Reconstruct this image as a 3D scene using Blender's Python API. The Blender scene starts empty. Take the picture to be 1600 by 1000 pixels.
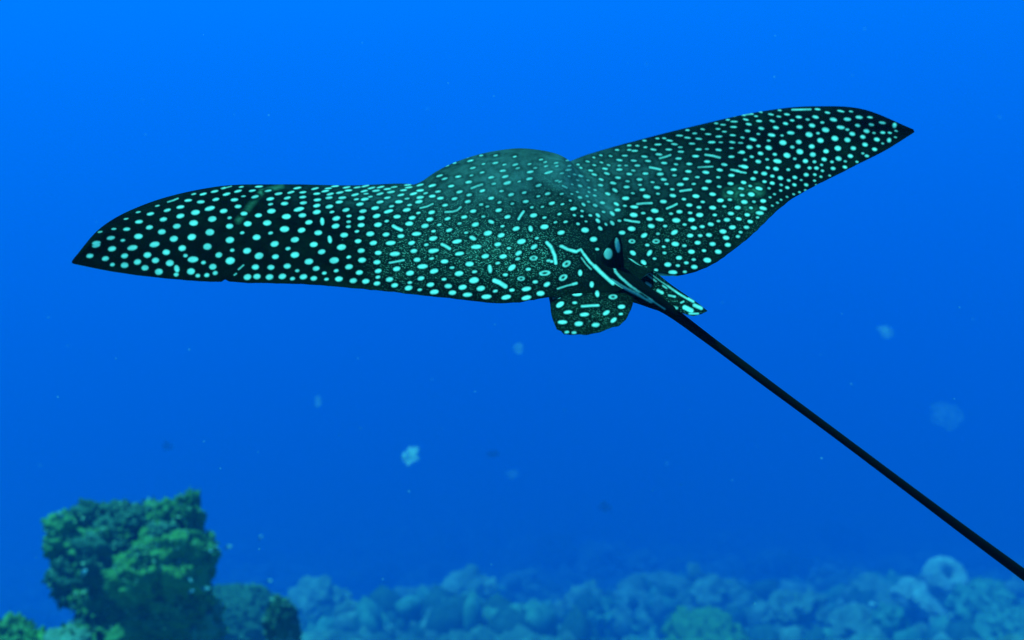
import bpy, bmesh, math, random
import numpy as np
from mathutils import Vector, noise, kdtree, Matrix

random.seed(7); rng = np.random.default_rng(7)
scene = bpy.context.scene
COL = scene.collection

# ------------------------------------------------------------------ camera
PITCH = math.radians(22.5)          # camera looks down by this much
LENS = 28.0
FPX = LENS / 36.0 * 1600.0          # focal length in photo pixels
cam_d = bpy.data.cameras.new('camera'); cam = bpy.data.objects.new('camera', cam_d); COL.objects.link(cam)
cam.location = (0, 0, 0); cam.rotation_euler = (math.pi / 2 - PITCH, 0, 0)
cam_d.lens = LENS; cam_d.sensor_width = 36; cam_d.clip_start = 0.02; cam_d.clip_end = 2000
cam_d.dof.use_dof = True; cam_d.dof.focus_distance = 1.02; cam_d.dof.aperture_fstop = 3.5
scene.camera = cam

# ------------------------------------------------------------------ world, sun, exposure
SUN_EL, SUN_AZ = math.radians(66), math.radians(-45)     # azimuth from +Y, clockwise
w = bpy.data.worlds.new('World'); scene.world = w; w.use_nodes = True
nt = w.node_tree; nt.nodes.clear()
sky = nt.nodes.new('ShaderNodeTexSky'); sky.sky_type = 'NISHITA'; sky.sun_disc = False
sky.sun_elevation = SUN_EL; sky.sun_rotation = SUN_AZ
tint = nt.nodes.new('ShaderNodeMix'); tint.data_type = 'RGBA'; tint.blend_type = 'MULTIPLY'
tint.inputs['Factor'].default_value = 1.0
tint.inputs['B'].default_value = (0.03, 0.62, 1.0, 1)     # daylight that has come down through sea water
bg = nt.nodes.new('ShaderNodeBackground'); bg.inputs['Strength'].default_value = 0.12
out = nt.nodes.new('ShaderNodeOutputWorld')
nt.links.new(sky.outputs[0], tint.inputs['A']); nt.links.new(tint.outputs['Result'], bg.inputs['Color'])
nt.links.new(bg.outputs[0], out.inputs[0])
sun_d = bpy.data.lights.new('sun', 'SUN'); sun = bpy.data.objects.new('sun', sun_d); COL.objects.link(sun)
sun_d.energy = 5.0; sun_d.angle = math.radians(3.0); sun_d.color = (0.085, 1.0, 0.76)
sdir = Vector((math.sin(SUN_AZ) * math.cos(SUN_EL), math.cos(SUN_AZ) * math.cos(SUN_EL), math.sin(SUN_EL)))
sun.rotation_euler = sdir.to_track_quat('Z', 'Y').to_euler(); sun.location = (0, 0, 30)
vs = scene.view_settings
vs.view_transform = 'Standard'; vs.look = 'None'; vs.exposure = 0.45; vs.gamma = 1.0; vs.use_curve_mapping = False
scene.render.engine = 'CYCLES'
scene.cycles.use_denoising = True
scene.cycles.volume_bounces = 2
scene.cycles.max_bounces = 8
RS = 2.6                            # metres per unit of the reef layout below
HAZE_DENSITY = 0.0355 / RS
HAZE_COLOR = (0.0, 0.24, 0.925)
HAZE_ANISO = 0.18

# ------------------------------------------------------------------ helpers
FV = np.array([0, math.cos(PITCH), -math.sin(PITCH)]); UV = np.array([0, math.sin(PITCH), math.cos(PITCH)]); XV = np.array([1.0, 0, 0])
def dirv(x, y):
    return FV + (x - 800) / FPX * XV + (500 - y) / FPX * UV
def at(x, y, d):
    return d * dirv(x, y)
def to_px(P):
    d = P @ FV
    return 800 + FPX * (P @ XV) / d, 500 - FPX * (P @ UV) / d

def link(name, me, label=None, cat=None, group=None, kind=None, parent=None):
    o = bpy.data.objects.new(name, me); COL.objects.link(o)
    tag(o, label, cat, group, kind)
    if parent: o.parent = parent
    return o
def tag(o, label=None, cat=None, group=None, kind=None):
    if label: o['label'] = label
    if cat: o['category'] = cat
    if group: o['group'] = group
    if kind: o['kind'] = kind

def mesh_from(name, V, Fc, mat, smooth=True):
    me = bpy.data.meshes.new(name)
    me.from_pydata([tuple(v) for v in V], [], Fc)
    me.update()
    if smooth: me.polygons.foreach_set('use_smooth', [True] * len(me.polygons))
    if mat: me.materials.append(mat)
    return me

def new_mat(name):
    m = bpy.data.materials.new(name); m.use_nodes = True
    t = m.node_tree
    return m, t, t.nodes['Principled BSDF']
def N(t, kind, **kw):
    n = t.nodes.new(kind)
    for k, v in kw.items():
        if k in n.inputs.keys(): n.inputs[k].default_value = v
        else: setattr(n, k, v)
    return n
def ramp(t, pts):
    n = t.nodes.new('ShaderNodeValToRGB'); e = n.color_ramp.elements
    while len(e) < len(pts): e.new(0.5)
    for i, (p, c) in enumerate(pts):
        e[i].position = p; e[i].color = c if len(c) == 4 else (*c, 1)
    return n

# ------------------------------------------------------------------ sea water (the haze of the place)
def box_mesh(name, lo, hi, mat):
    V = [(x, y, z) for x in (lo[0], hi[0]) for y in (lo[1], hi[1]) for z in (lo[2], hi[2])]
    Fc = [(0, 1, 3, 2), (4, 6, 7, 5), (0, 4, 5, 1), (2, 3, 7, 6), (0, 2, 6, 4), (1, 5, 7, 3)]
    return mesh_from(name, V, Fc, mat, False)
hm = bpy.data.materials.new('sea_water_volume'); hm.use_nodes = True
t = hm.node_tree; t.nodes.clear()
pv = t.nodes.new('ShaderNodeVolumePrincipled'); mo = t.nodes.new('ShaderNodeOutputMaterial')
pv.inputs['Color'].default_value = (*HAZE_COLOR, 1); pv.inputs['Density'].default_value = HAZE_DENSITY
pv.inputs['Anisotropy'].default_value = HAZE_ANISO
pv.inputs['Density Attribute'].default_value = ''
t.links.new(pv.outputs[0], mo.inputs['Volume'])
hm.cycles.homogeneous_volume = True
haze = link('haze', box_mesh('haze', (-170 * RS, -25 * RS, -64 * RS), (170 * RS, 230 * RS, 0.6), hm), 'clear blue sea water filling the whole scene', None, None, 'stuff')

# ------------------------------------------------------------------ sea bed: a reef slope that drops away from the camera
def sstep(a, b, x):
    u = min(1, max(0, (x - a) / (b - a))); return u * u * (3 - 2 * u)
def bed_z(x, y, fine=True):
    x /= RS; y /= RS
    if y < 14: z = -13.9 + (14 - max(y, 0)) * 0.72 - min(y, 0) * 0.35
    elif y < 52: z = -13.9 - (y - 14) * 0.745
    else: z = -42.2 - 12 * (1 - math.exp(-(y - 52) / 22.0))
    z -= 3.4 * sstep(-5.5, -11, x - (y - 14) * 0.25) * (1 - sstep(30, 60, y)) * sstep(8, 13, y)
    z -= 1.3 * math.exp(-((x + 3.2) / 4.5) ** 2 - ((y - 21) / 4.5) ** 2)
    z -= 1.0 * sstep(19, 30, y) * (1 - sstep(34, 52, y))
    if fine:
        v = Vector((x, y, 0.0))
        fade = 1 if y < 70 else 70.0 / y
        z += fade * (1.5 * noise.noise(v * 0.16 + Vector((3, 8, 1))) + 0.9 * noise.noise(v * 0.42) + 0.42 * noise.noise(v * 1.1) + 0.2 * noise.noise(v * 2.4))
        z += 0.34 * abs(noise.noise(v * 3.1)) * fade
        if 8 < y < 34: z += 0.22 * noise.noise(v * 5.3) + 0.16 * abs(noise.noise(v * 8.7))
    # a spur of reef that carries the corals at the lower left
    wgt = sstep(-5.2, -2.4, x + .5 * noise.noise(Vector((x, y, 5)))) * (1 - sstep(-.7, 1.2, x + .5 * noise.noise(Vector((x * 1.3, y * 1.3, 9))))) * sstep(-.9, 1.4, y) * (1 - sstep(3.8, 6.5, y))
    if wgt: z += (-.979 * y - .13 + .03 - .32 * abs(noise.noise(Vector((x * 2.1, y * 2.1, 2)))) - .2 * abs(noise.noise(Vector((x * 5, y * 5, 2)))) - .1 * abs(noise.noise(Vector((x * 11, y * 11, 2)))) - z) * wgt
    return z * RS

def make_reef_mat(name, lo, hi, scale, rough=0.9, bumpd=0.4, tips=None):
    m, t, b = new_mat(name)
    tc = N(t, 'ShaderNodeTexCoord')
    n1 = N(t, 'ShaderNodeTexNoise', Scale=scale, Detail=7.0, Roughness=0.65)
    t.links.new(tc.outputs['Object'], n1.inputs['Vector'])
    r = ramp(t, [(0.34, lo), (0.52, tuple(0.45 * a + 0.55 * c for a, c in zip(hi, lo))), (0.66, hi)])
    t.links.new(n1.outputs['Fac'], r.inputs['Fac'])
    n2 = N(t, 'ShaderNodeTexVoronoi', Scale=scale * 5)
    t.links.new(tc.outputs['Object'], n2.inputs['Vector'])
    r2 = ramp(t, [(0.0, (1, 1, 1)), (0.30, (0.25, 0.25, 0.25)), (0.8, (0, 0, 0))])
    t.links.new(n2.outputs['Distance'], r2.inputs['Fac'])
    mx = N(t, 'ShaderNodeMix', data_type='RGBA')
    mul = N(t, 'ShaderNodeMath', operation='MULTIPLY'); mul.inputs[1].default_value = 0.55
    t.links.new(r2.outputs['Color'], mul.inputs[0]); t.links.new(mul.outputs[0], mx.inputs['Factor'])
    t.links.new(r.outputs['Color'], mx.inputs['A']); mx.inputs['B'].default_value = (*(tips or hi), 1)
    t.links.new(mx.outputs['Result'], b.inputs['Base Color'])
    bp = N(t, 'ShaderNodeBump', Strength=bumpd, Distance=0.1)
    t.links.new(n2.outputs['Distance'], bp.inputs['Height']); t.links.new(bp.outputs[0], b.inputs['Normal'])
    b.inputs['Roughness'].default_value = rough; b.inputs['Specular IOR Level'].default_value = 0.1
    return m
M_bed = make_reef_mat('reef_floor', (0.02, 0.05, 0.04), (0.20, 0.27, 0.22), 0.45)
M_pale = make_reef_mat('pale_coral', (0.07, 0.11, 0.09), (0.28, 0.34, 0.30), 1.0)
M_dark = make_reef_mat('dark_coral', (0.02, 0.05, 0.04), (0.075, 0.13, 0.10), 1.6, tips=(0.13, 0.19, 0.15))
M_green = make_reef_mat('green_coral', (0.03, 0.075, 0.02), (0.14, 0.23, 0.06), 1.3, tips=(0.16, 0.3, 0.13))
M_lime = make_reef_mat('yellow_green_coral', (0.03, 0.1, 0.02), (0.25, 0.45, 0.10), 1.6, tips=(0.4, 0.6, 0.2))
M_teal = make_reef_mat('teal_coral', (0.06, 0.13, 0.10), (0.2, 0.32, 0.24), 1.4)

def grid_axis(lo, hi, fine_lo, fine_hi, df, dc):
    a = []; x = lo
    while x < hi:
        a.append(x); x += df if fine_lo <= x < fine_hi else dc
    a.append(hi); return a
def axis(*segs):
    a = []
    for lo, hi, st in segs:
        n = max(1, round((hi - lo) / st)); a += [lo + (hi - lo) * i / n for i in range(n)]
    return a + [segs[-1][1]]
xs = axis((-165, -36, 6), (-36, -18, .6), (-18, -6, .17), (-6, 1.5, .09), (1.5, 24, .17), (24, 42, .6), (42, 165, 6))
ys = axis((-22, 0, 2), (0, 6.5, .09), (6.5, 11, .3), (11, 32, .17), (32, 62, .35), (62, 226, 4))
V = [(x * RS, y * RS, bed_z(x * RS, y * RS)) for y in ys for x in xs]
nx = len(xs)
Fc = [(j * nx + i, j * nx + i + 1, (j + 1) * nx + i + 1, (j + 1) * nx + i) for j in range(len(ys) - 1) for i in range(nx - 1)]
bed = link('sea_bed', mesh_from('sea_bed', V, Fc, M_bed), 'rubble covered reef slope fading into the blue', None, None, 'structure')

# ------------------------------------------------------------------ eagle ray
fw = np.array([-0.38, 0.925, 0.0]); rt = np.array([0.925, 0.38, 0.0])     # heading and right-hand direction of the animal
CR = at(850, 370, 1.2)
def rp(x, y, b):
    v = dirv(x, y); return v * ((CR @ fw + b) / (v @ fw))
ST = [((114,412,-.12),(112,410,-.12),(113,407,-.118),(115,404,-.116)),
((180,425,-.125),(165,392,-.10),(160,364,-.08),(156,357,-.07)),
((268,436,-.14),(250,378,-.09),(238,326,-.03),(232,317,-.005)),
((355,441,-.155),(345,370,-.09),(338,301,0),(335,292,.03)),
((470,444,-.17),(455,365,-.09),(445,298,.03),(440,288,.07)),
((590,454,-.20),(570,370,-.09),(556,299,.06),(550,289.5,.11)),
((700,466,-.225),(670,375,-.09),(645,297,.09),(635,287,.15)),
((790,474,-.245),(745,365,-.09),(690,264,.10),(660,292,.20)),
((848,466,-.255),(800,350,-.09),(742,243,.11),(680,292,.27)),
((903,463,-.265),(845,335,-.08),(800,236,.12),(716,294,.36)),
((958,458,-.27),(885,323,-.08),(845,242,.11),(760,292,.36)),
((996,440,-.262),(920,326,-.07),(880,253,.10),(825,280,.25)),
((1016,425,-.248),(955,340,-.06),(912,266,.07),(893,251,.17)),
((1062,430,-.23),(1010,335,-.06),(955,243,.09),(932,237,.15)),
((1115,412,-.215),(1075,308,-.06),(1025,222,.08),(1008,216,.115)),
((1170,371,-.20),(1135,275,-.06),(1100,200,.05),(1088,196,.08)),
((1232,315,-.18),(1200,245,-.07),(1185,182,.02),(1178,176,.05)),
((1330,262,-.16),(1300,218,-.09),(1280,175,-.03),(1275,166,0)),
((1385,234,-.15),(1370,208,-.11),(1352,180,-.08),(1350,171,-.06)),
((1428,207,-.14),(1429,206,-.14),(1428,204,-.138),(1427,202,-.136))]
CT = np.array([[rp(*c) for c in s] for s in ST])            # stations x 4 x 3

def hermite(P, par, q):
    """cubic through P (n,...) at parameters par, monotone-limited tangents, sampled at q"""
    P = np.asarray(P, float); n = len(P)
    h = np.diff(par); sh = (-1,) + (1,) * (P.ndim - 1)
    d = np.diff(P, axis=0) / h.reshape(sh)
    m = np.zeros_like(P); m[0] = d[0]; m[-1] = d[-1]
    w1 = h[1:].reshape(sh); w0 = h[:-1].reshape(sh)
    m[1:-1] = (d[:-1] * w1 + d[1:] * w0) / (w0 + w1)
    i = np.clip(np.searchsorted(par, q, side='right') - 1, 0, n - 2)
    u = ((q - par[i]) / h[i]).reshape(sh); hh = h[i].reshape(sh)
    return ((2*u**3 - 3*u**2 + 1) * P[i] + (u**3 - 2*u**2 + u) * hh * m[i] + (-2*u**3 + 3*u**2) * P[i+1] + (u**3 - u**2) * hh * m[i+1])

mid = 0.5 * CT[:, 1] + 0.5 * CT[:, 2]
par = np.concatenate([[0], np.cumsum(np.linalg.norm(np.diff(mid, axis=0), axis=1))]); par /= par[-1]
NS, NT, NB = 980, 250, 44
q = np.linspace(0, 1, NS); q = q + 0.018 * np.sin(2 * np.pi * q) / (2 * np.pi)
cols = hermite(CT, par, q)                                   # NS x 4 x 3
# small notch and scalloping along the trailing edge
tpx, tpy = to_px(cols[:, 0])
nk = np.exp(-((tpx - 352) / 4.0) ** 2) * 0.045 + np.exp(-((tpx - 360) / 14.0) ** 2) * 0.012
jit = np.interp(np.arange(NS), np.arange(0, NS, 6), rng.normal(0, 0.0035, len(range(0, NS, 6))))
cols[:, 0] += (cols[:, 1] - cols[:, 0]) * (nk + jit)[:, None]
tpar = np.array([0, 0.40, 0.80, 1.0])
tq = np.linspace(0, 1, NT)
top = hermite(np.moveaxis(cols, 1, 0), tpar, tq)             # NT x NS x 3
# extra swelling of the trunk along the spine, head lobe
def grid_normals(G):
    du = np.gradient(G, axis=1); dv = np.gradient(G, axis=0)
    n = np.cross(du, dv); n /= np.linalg.norm(n, axis=2, keepdims=True) + 1e-12
    return n
nrm = grid_normals(top)
if nrm[NT // 2, NS // 2, 2] < 0: nrm = -nrm
und = np.array([noise.noise(Vector(p_ * 7.5)) + .5 * noise.noise(Vector(p_ * 17.0)) for p_ in top[::5, ::7].reshape(-1, 3)]).reshape(len(range(0, NT, 5)), len(range(0, NS, 7)))
und = np.array([np.interp(np.arange(NS), np.arange(0, NS, 7), r_) for r_ in und])
und = np.array([np.interp(np.arange(NT), np.arange(0, NT, 5), und[:, c_]) for c_ in range(NS)]).T
top = top + nrm * (und * np.sin(np.pi * tq)[:, None] * np.sin(np.pi * q)[None, :] * 0.0042)[:, :, None]     # slack skin over the muscle
nrm = grid_normals(top)
if nrm[NT // 2, NS // 2, 2] < 0: nrm = -nrm
lat = (top - CR) @ rt
trunk = np.exp(-(lat / 0.12) ** 2)
prof = (np.clip(tq, 0, 1) ** 0.75 * np.clip(1 - tq, 0, 1) ** 0.5 * 1.75)
edge = np.minimum(1, np.minimum(q, 1 - q) / 0.06) ** 0.6
thick = prof[:, None] * (0.022 + 0.075 * trunk) * edge[None, :]
bq = np.linspace(0, NT - 1, NB).round().astype(int)
botG = top[bq] + np.array([0, 0, -1.0]) * thick[bq][:, :, None] * 0.9 - nrm[bq] * thick[bq][:, :, None] * 0.1
Vt = top.reshape(-1, 3); Vb = botG[1:-1].reshape(-1, 3)
nT = len(Vt)
Fr = []
for j in range(NT - 1):
    a = j * NS
    Fr += [(a + i, a + i + 1, a + NS + i + 1, a + NS + i) for i in range(NS - 1)]
def bidx(j, i):
    if j == 0: return i
    if j == NB - 1: return (NT - 1) * NS + i
    return nT + (j - 1) * NS + i
Fb = []
for j in range(NB - 1):
    Fb += [(bidx(j, i), bidx(j + 1, i), bidx(j + 1, i + 1), bidx(j, i + 1)) for i in range(NS - 1)]
allV = [Vt, Vb]; allF = Fr + Fb
facing_top = (np.einsum('ijk,ijk->ij', nrm, -top) > 0).reshape(-1)
region = [np.where(facing_top, 0, 9), np.full(len(Vb), 8)]   # 0 body seen, 9 body far side, 8 belly, 1 tail, 2 dorsal fin, 3 left pelvic, 4 right pelvic
off = len(Vt) + len(Vb)
def add_piece(V, F_, reg):
    global off
    allV.append(np.asarray(V)); region.append(np.full(len(V), reg)); 
    allF.extend([tuple(i + off for i in f) for f in F_]); off += len(V)

# tail: long whip
TP = [(885,362,-.10,6),(922,396,-.172,13),(960,423,-.232,17.5),(1000,453,-.276,16.0),(1045,484,-.305,10.0),(1100,525,-.335,8.4),(1200,600,-.405,7.6),(1300,674,-.465,7.1),(1400,749,-.52,7.5),(1500,824,-.567,8.5),(1600,898,-.61,9.8),(1760,1018,-.665,11.5),(1990,1190,-.725,12.5)]
tp = np.array([rp(a, b, c) for a, b, c, d in TP]); tr = np.array([d * (0.93 if a >= 1100 else 1.0) * (rp(a, b, c) @ FV) / FPX for a, b, c, d in TP])
tl = np.concatenate([[0], np.cumsum(np.linalg.norm(np.diff(tp, axis=0), axis=1))])
nq = 420; tqs = np.linspace(0, 1, nq) ** 1.15 * tl[-1]
tc_ = hermite(tp, tl, tqs); trr = hermite(tr[:, None], tl, tqs)[:, 0]
tang = np.gradient(tc_, axis=0); tang /= np.linalg.norm(tang, axis=1, keepdims=True)
side = np.cross(tang, [0, 0, 1.0]); side /= np.linalg.norm(side, axis=1, keepdims=True); upv = np.cross(side, tang)
K = 72; ang = np.linspace(0, 2 * np.pi, K, endpoint=False)
sink = 0.5 * np.clip(1 - tqs / tl[4], 0, 1) ** 0.8                  # base is a low ridge half sunk in the back
V = (tc_[:, None] + trr[:, None, None] * (np.cos(ang)[None, :, None] * side[:, None] + (np.sin(ang)[None, :, None] * 0.9 - sink[:, None, None]) * upv[:, None])).reshape(-1, 3)
F_ = [(j * K + i, j * K + (i + 1) % K, (j + 1) * K + (i + 1) % K, (j + 1) * K + i) for j in range(nq - 1) for i in range(K)]
F_ += [tuple(range(K))[::-1], tuple((nq - 1) * K + i for i in range(K))]
add_piece(V, F_, 1)

def sheet(rows, th, nu, nv, reg, ruff=0.0):
    """closed thin fin through a grid of control points rows[v][u] = (px, py, b)"""
    Cc = np.array([[rp(*c) for c in r_] for r_ in rows])
    pv_ = np.linspace(0, 1, len(rows)); pu = np.linspace(0, 1, len(rows[0]))
    G = hermite(Cc, pv_, np.linspace(0, 1, nv))
    G = np.moveaxis(hermite(np.moveaxis(G, 1, 0), pu, np.linspace(0, 1, nu)), 0, 1)      # nv x nu x 3
    vv = np.linspace(0, 1, nv)
    if ruff:
        wv = np.interp(np.arange(nu), np.linspace(0, nu - 1, nu // 6), rng.normal(0, 1, nu // 6))
        G += (vv[:, None, None] ** 3) * (wv[None, :, None] * ruff) * (G[-1] - G[0])[None] * 1.0
    n_ = grid_normals(G)
    if (n_[nv // 2, nu // 2] @ -G[nv // 2, nu // 2]) < 0: n_ = -n_
    uu = np.linspace(0, 1, nu)
    e = np.minimum(1, np.minimum(uu, 1 - uu) / 0.12)[None, :] ** 0.5 * (np.clip(1 - vv, 0, 1) ** 0.5)[:, None]
    Tt = th * e
    front = (G + n_ * Tt[:, :, None] * 0.5).reshape(-1, 3); back = (G - n_ * Tt[:, :, None] * 0.5).reshape(-1, 3)
    m = nu * nv; Fs = []
    for j in range(nv - 1):
        for i in range(nu - 1):
            a = j * nu + i
            Fs.append((a, a + 1, a + nu + 1, a + nu)); Fs.append((m + a, m + a + nu, m + a + nu + 1, m + a + 1))
    per = [j * nu for j in range(nv)] + [(nv - 1) * nu + i for i in range(1, nu)] + [j * nu + nu - 1 for j in range(nv - 2, -1, -1)] + [i for i in range(nu - 2, 0, -1)]
    for k in range(len(per)):
        a, b_ = per[k], per[(k + 1) % len(per)]
        Fs.append((a, b_, m + b_, m + a))
    add_piece(np.concatenate([front, back]), Fs, reg)
# left pelvic fin: broad lobe hanging behind the trailing edge
sheet([[(854,450,-.185),(880,444,-.18),(920,440,-.18),(960,442,-.20),(990,450,-.23)],
       [(859,472,-.25),(885,466,-.262),(925,463,-.268),(962,462,-.272),(990,464,-.275)],
       [(862,494,-.30),(886,495,-.315),(925,492,-.318),(964,485,-.315),(989,474,-.30)],
       [(870,515,-.335),(888,523,-.35),(932,521,-.352),(972,505,-.345),(986,484,-.318)]], 0.007, 110, 70, 3, 0.014)
# right pelvic fin: seen almost edge on
sheet([[(975,400,-.20),(985,420,-.215),(1000,445,-.235)],
       [(1012,417,-.235),(1016,436,-.245),(1022,458,-.262)],
       [(1052,447,-.275),(1050,462,-.285),(1048,479,-.298)],
       [(1088,472,-.315),(1076,480,-.325),(1066,489,-.33)],
       [(1106,486,-.335),(1095,491,-.345),(1083,494,-.345)]], 0.006, 60, 130, 4)
# clasper lobe beneath the tail base
sheet([[(972,456,-.25),(992,456,-.255),(1012,462,-.27)],
       [(978,466,-.275),(1000,470,-.28),(1022,476,-.29)],
       [(985,468,-.285),(1008,478,-.292),(1030,486,-.30)]], 0.008, 40, 30, 5)
# dorsal fin at the root of the tail
ap = rp(963, 366, -.235); bc = rp(955, 418, -.222)
ax = ap - bc
fa = tang[np.argmin(np.linalg.norm(tc_ - bc, axis=1))]; sa = np.cross(ax, fa); sa /= np.linalg.norm(sa)
V = []; nr, K2 = 60, 64
a2 = np.linspace(0, 2 * np.pi, K2, endpoint=False)
for k in range(nr):
    u = k / (nr - 1)
    L1 = 0.021 * (1 - u) ** 0.62 + 0.0012; W1 = 0.0115 * (1 - u) ** 0.75 + 0.001
    c = bc + ax * u + fa * (0.004 * u)
    V += [c + fa * math.cos(a) * L1 + sa * math.sin(a) * W1 for a in a2]
F_ = [(j * K2 + i, j * K2 + (i + 1) % K2, (j + 1) * K2 + (i + 1) % K2, (j + 1) * K2 + i) for j in range(nr - 1) for i in range(K2)]
F_ += [tuple(range(K2))[::-1], tuple((nr - 1) * K2 + i for i in range(K2))]
add_piece(V, F_, 2)
# eyes on the sides of the head
for sgn in (-1, 1):
    e_c = CR + fw * 0.27 + rt * (0.005 + sgn * 0.078) + np.array([0, 0, 0.012])
    V = []; F_ = []
    for a in range(9):
        for b_ in range(14):
            th_, ph = math.pi * a / 8, 2 * math.pi * b_ / 14
            V.append(e_c + 0.010 * np.array([math.sin(th_) * math.cos(ph), math.sin(th_) * math.sin(ph), math.cos(th_)]))
    F_ = [(a * 14 + b_, a * 14 + (b_ + 1) % 14, (a + 1) * 14 + (b_ + 1) % 14, (a + 1) * 14 + b_) for a in range(8) for b_ in range(14)]
    add_piece(V, F_, 7)
RV = np.concatenate(allV); REG = np.concatenate(region)

# ---- the pattern of pale spots, copied from the photograph piece by piece and kept as a signed distance on the skin
SP_A = "215,692 345,715 403,765s 505,770 415,468s 523,470 390,543 490,563s 400,633 570,625w 505,692 612,743 675,792 790,825 625,408 720,342 712,455 620,530l 755,597w 695,685 762,730 940,800t 935,848s 882,752 778,275s 860,312 970,285 1035,230 1140,242 1080,177s 1160,177 1255,155 828,388 970,360 940,445 815,492 915,550 1065,535l 985,628 852,662 1012,690s 1075,722w 1162,748s 1058,822 1115,857s 1190,853s 1260,835s 1240,783 1385,733l 1290,685 1195,615l 1215,495l 1235,385l 1080,418l 1095,330l 1215,297w 1330,318 1265,222 1355,178 1450,153 1478,117s 1420,225 1450,280 1495,195s 1380,375s 1500,340 1380,445 1530,425 1485,500s 1382,560l 1402,645s 1525,650 1525,868s 1565,148s 270,585l 268,605l"
LN_A = [[(865,243),(910,230),(950,213),6],[(1310,130),(1345,125),(1395,112),4],[(1495,770),(1455,805),7],[(1435,840),(1420,852),7],[(1320,130),(1340,125),8]]
SP_B = "130,113 75,147 205,148 445,125 590,130 700,128 755,110 850,120 937,120 1005,108 1055,125 1130,117 1185,133 1240,117 1353,100 1360,120 1455,100 1555,105 392,160 490,160 605,172 675,150 715,175 795,162 865,145 920,180 995,150 1010,172s 1092,147 1125,173 1215,158 1297,182 1318,143 1400,172 1455,145 1500,168s 1455,202 1555,192 97,197 222,215 290,172 362,207 490,200 610,222 705,205 815,205 790,240 930,218s 1000,217 1045,197s 1185,205 1125,240 1280,238 1348,212s 1445,238 1368,265s 225,258s 340,253 495,247 605,270 708,278 845,305 730,322s 960,258 985,315 1085,290 1220,275s 1195,317w 1345,305 1440,330s 232,315l 125,350 355,360l 458,300w 487,350 605,323l 765,375 870,355s 970,372 1097,355 1265,360 1390,370 1535,383 1550,325 40,420 197,412l 540,407 650,400t 760,438 867,402s 865,443s 970,430 1108,427 1180,397s 1365,418 1495,437 110,530l 225,495s 340,463l 480,472 617,493 830,512 935,482s 712,548t 1045,502l 1175,507 1297,520 1425,502w 1565,480s 258,585l 425,550l 580,590l 945,562 1070,577 1213,577w 1385,577 1505,592s 1560,540 35,640 368,623s 808,612l 645,650 970,640 1110,658 1247,667w 1403,643 1555,643 130,683l 265,690 425,675l 540,730l 748,720l 868,693s 978,718 1100,735 1430,715 1550,705s 100,775 228,778 362,767 445,805s 600,787 667,825s 765,805s 870,773 955,820 1110,807 1262,790 1475,770w 1565,810 35,857 113,853 217,857 322,852 405,870s 495,855 580,868 685,875s 787,873 905,887 1008,892 1100,910 1108,858s 1203,877 1372,825l 1245,925 1370,903s 1462,868 1360,947 1452,962s 1540,920 1565,980"
LN_B = [[(1455,290),(1510,278),(1560,255),6],[(1235,438),(1265,455),(1300,470),15],[(1205,740),(1260,730),(1320,718),9]]
SP_C = "270,133s 345,98s 365,120 380,163 430,88s 517,88s 515,133 570,143s 632,95s 635,143 650,165s 560,180 575,215 720,140s 725,187 755,163s 790,113s 815,128s 820,152s 835,190w 880,133s 885,152s 950,118s 960,150s 955,175 915,195s 885,240s 905,245s 180,210 210,228 292,215 225,148s 250,272 170,305 185,345 355,248 372,208s 490,220 505,258s 587,253l 720,228 775,268 830,318 855,375 300,307 358,325 437,300 490,345 553,302s 610,323 270,348 350,365 213,387 430,383s 467,395s 540,370s 617,378s 698,365 735,400s 745,448l 535,417 588,457 382,423 328,458 443,455s 228,468 300,497s 395,503l 490,487d 558,513s 640,528 727,528t 810,517l 900,440s 910,552l 985,408 178,505s 238,537 340,552s 470,555l 550,568 145,585 285,605w 380,585d 400,637w 530,622 597,645s 672,605l 765,585s 748,637u 835,720s 300,678w 210,725 455,693 562,695 655,675u 650,710s 745,705lr 145,660w 130,708s 148,782 360,740l 255,762s 297,798l 390,787s 483,770lt 530,735s 615,762lu 575,805s 713,772s 812,795lrw 207,832s 387,838l 670,828r 755,848s 825,863u 232,873 318,880 428,887 515,903s 615,897s 702,890w 152,908 257,913 348,925w 462,937w 580,940w 702,943w 787,917"
LN_C = [[(372,285),(405,272),(437,262),6],[(655,470),(670,445),(685,425),8],[(215,428),(260,425),(285,418),(308,398),6],[(195,622),(215,632),(240,648),10],[(510,840),(540,852),(575,875),14],[(825,612),(850,638),(872,690),(878,735),11],[(920,270),(945,282),5]]
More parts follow.
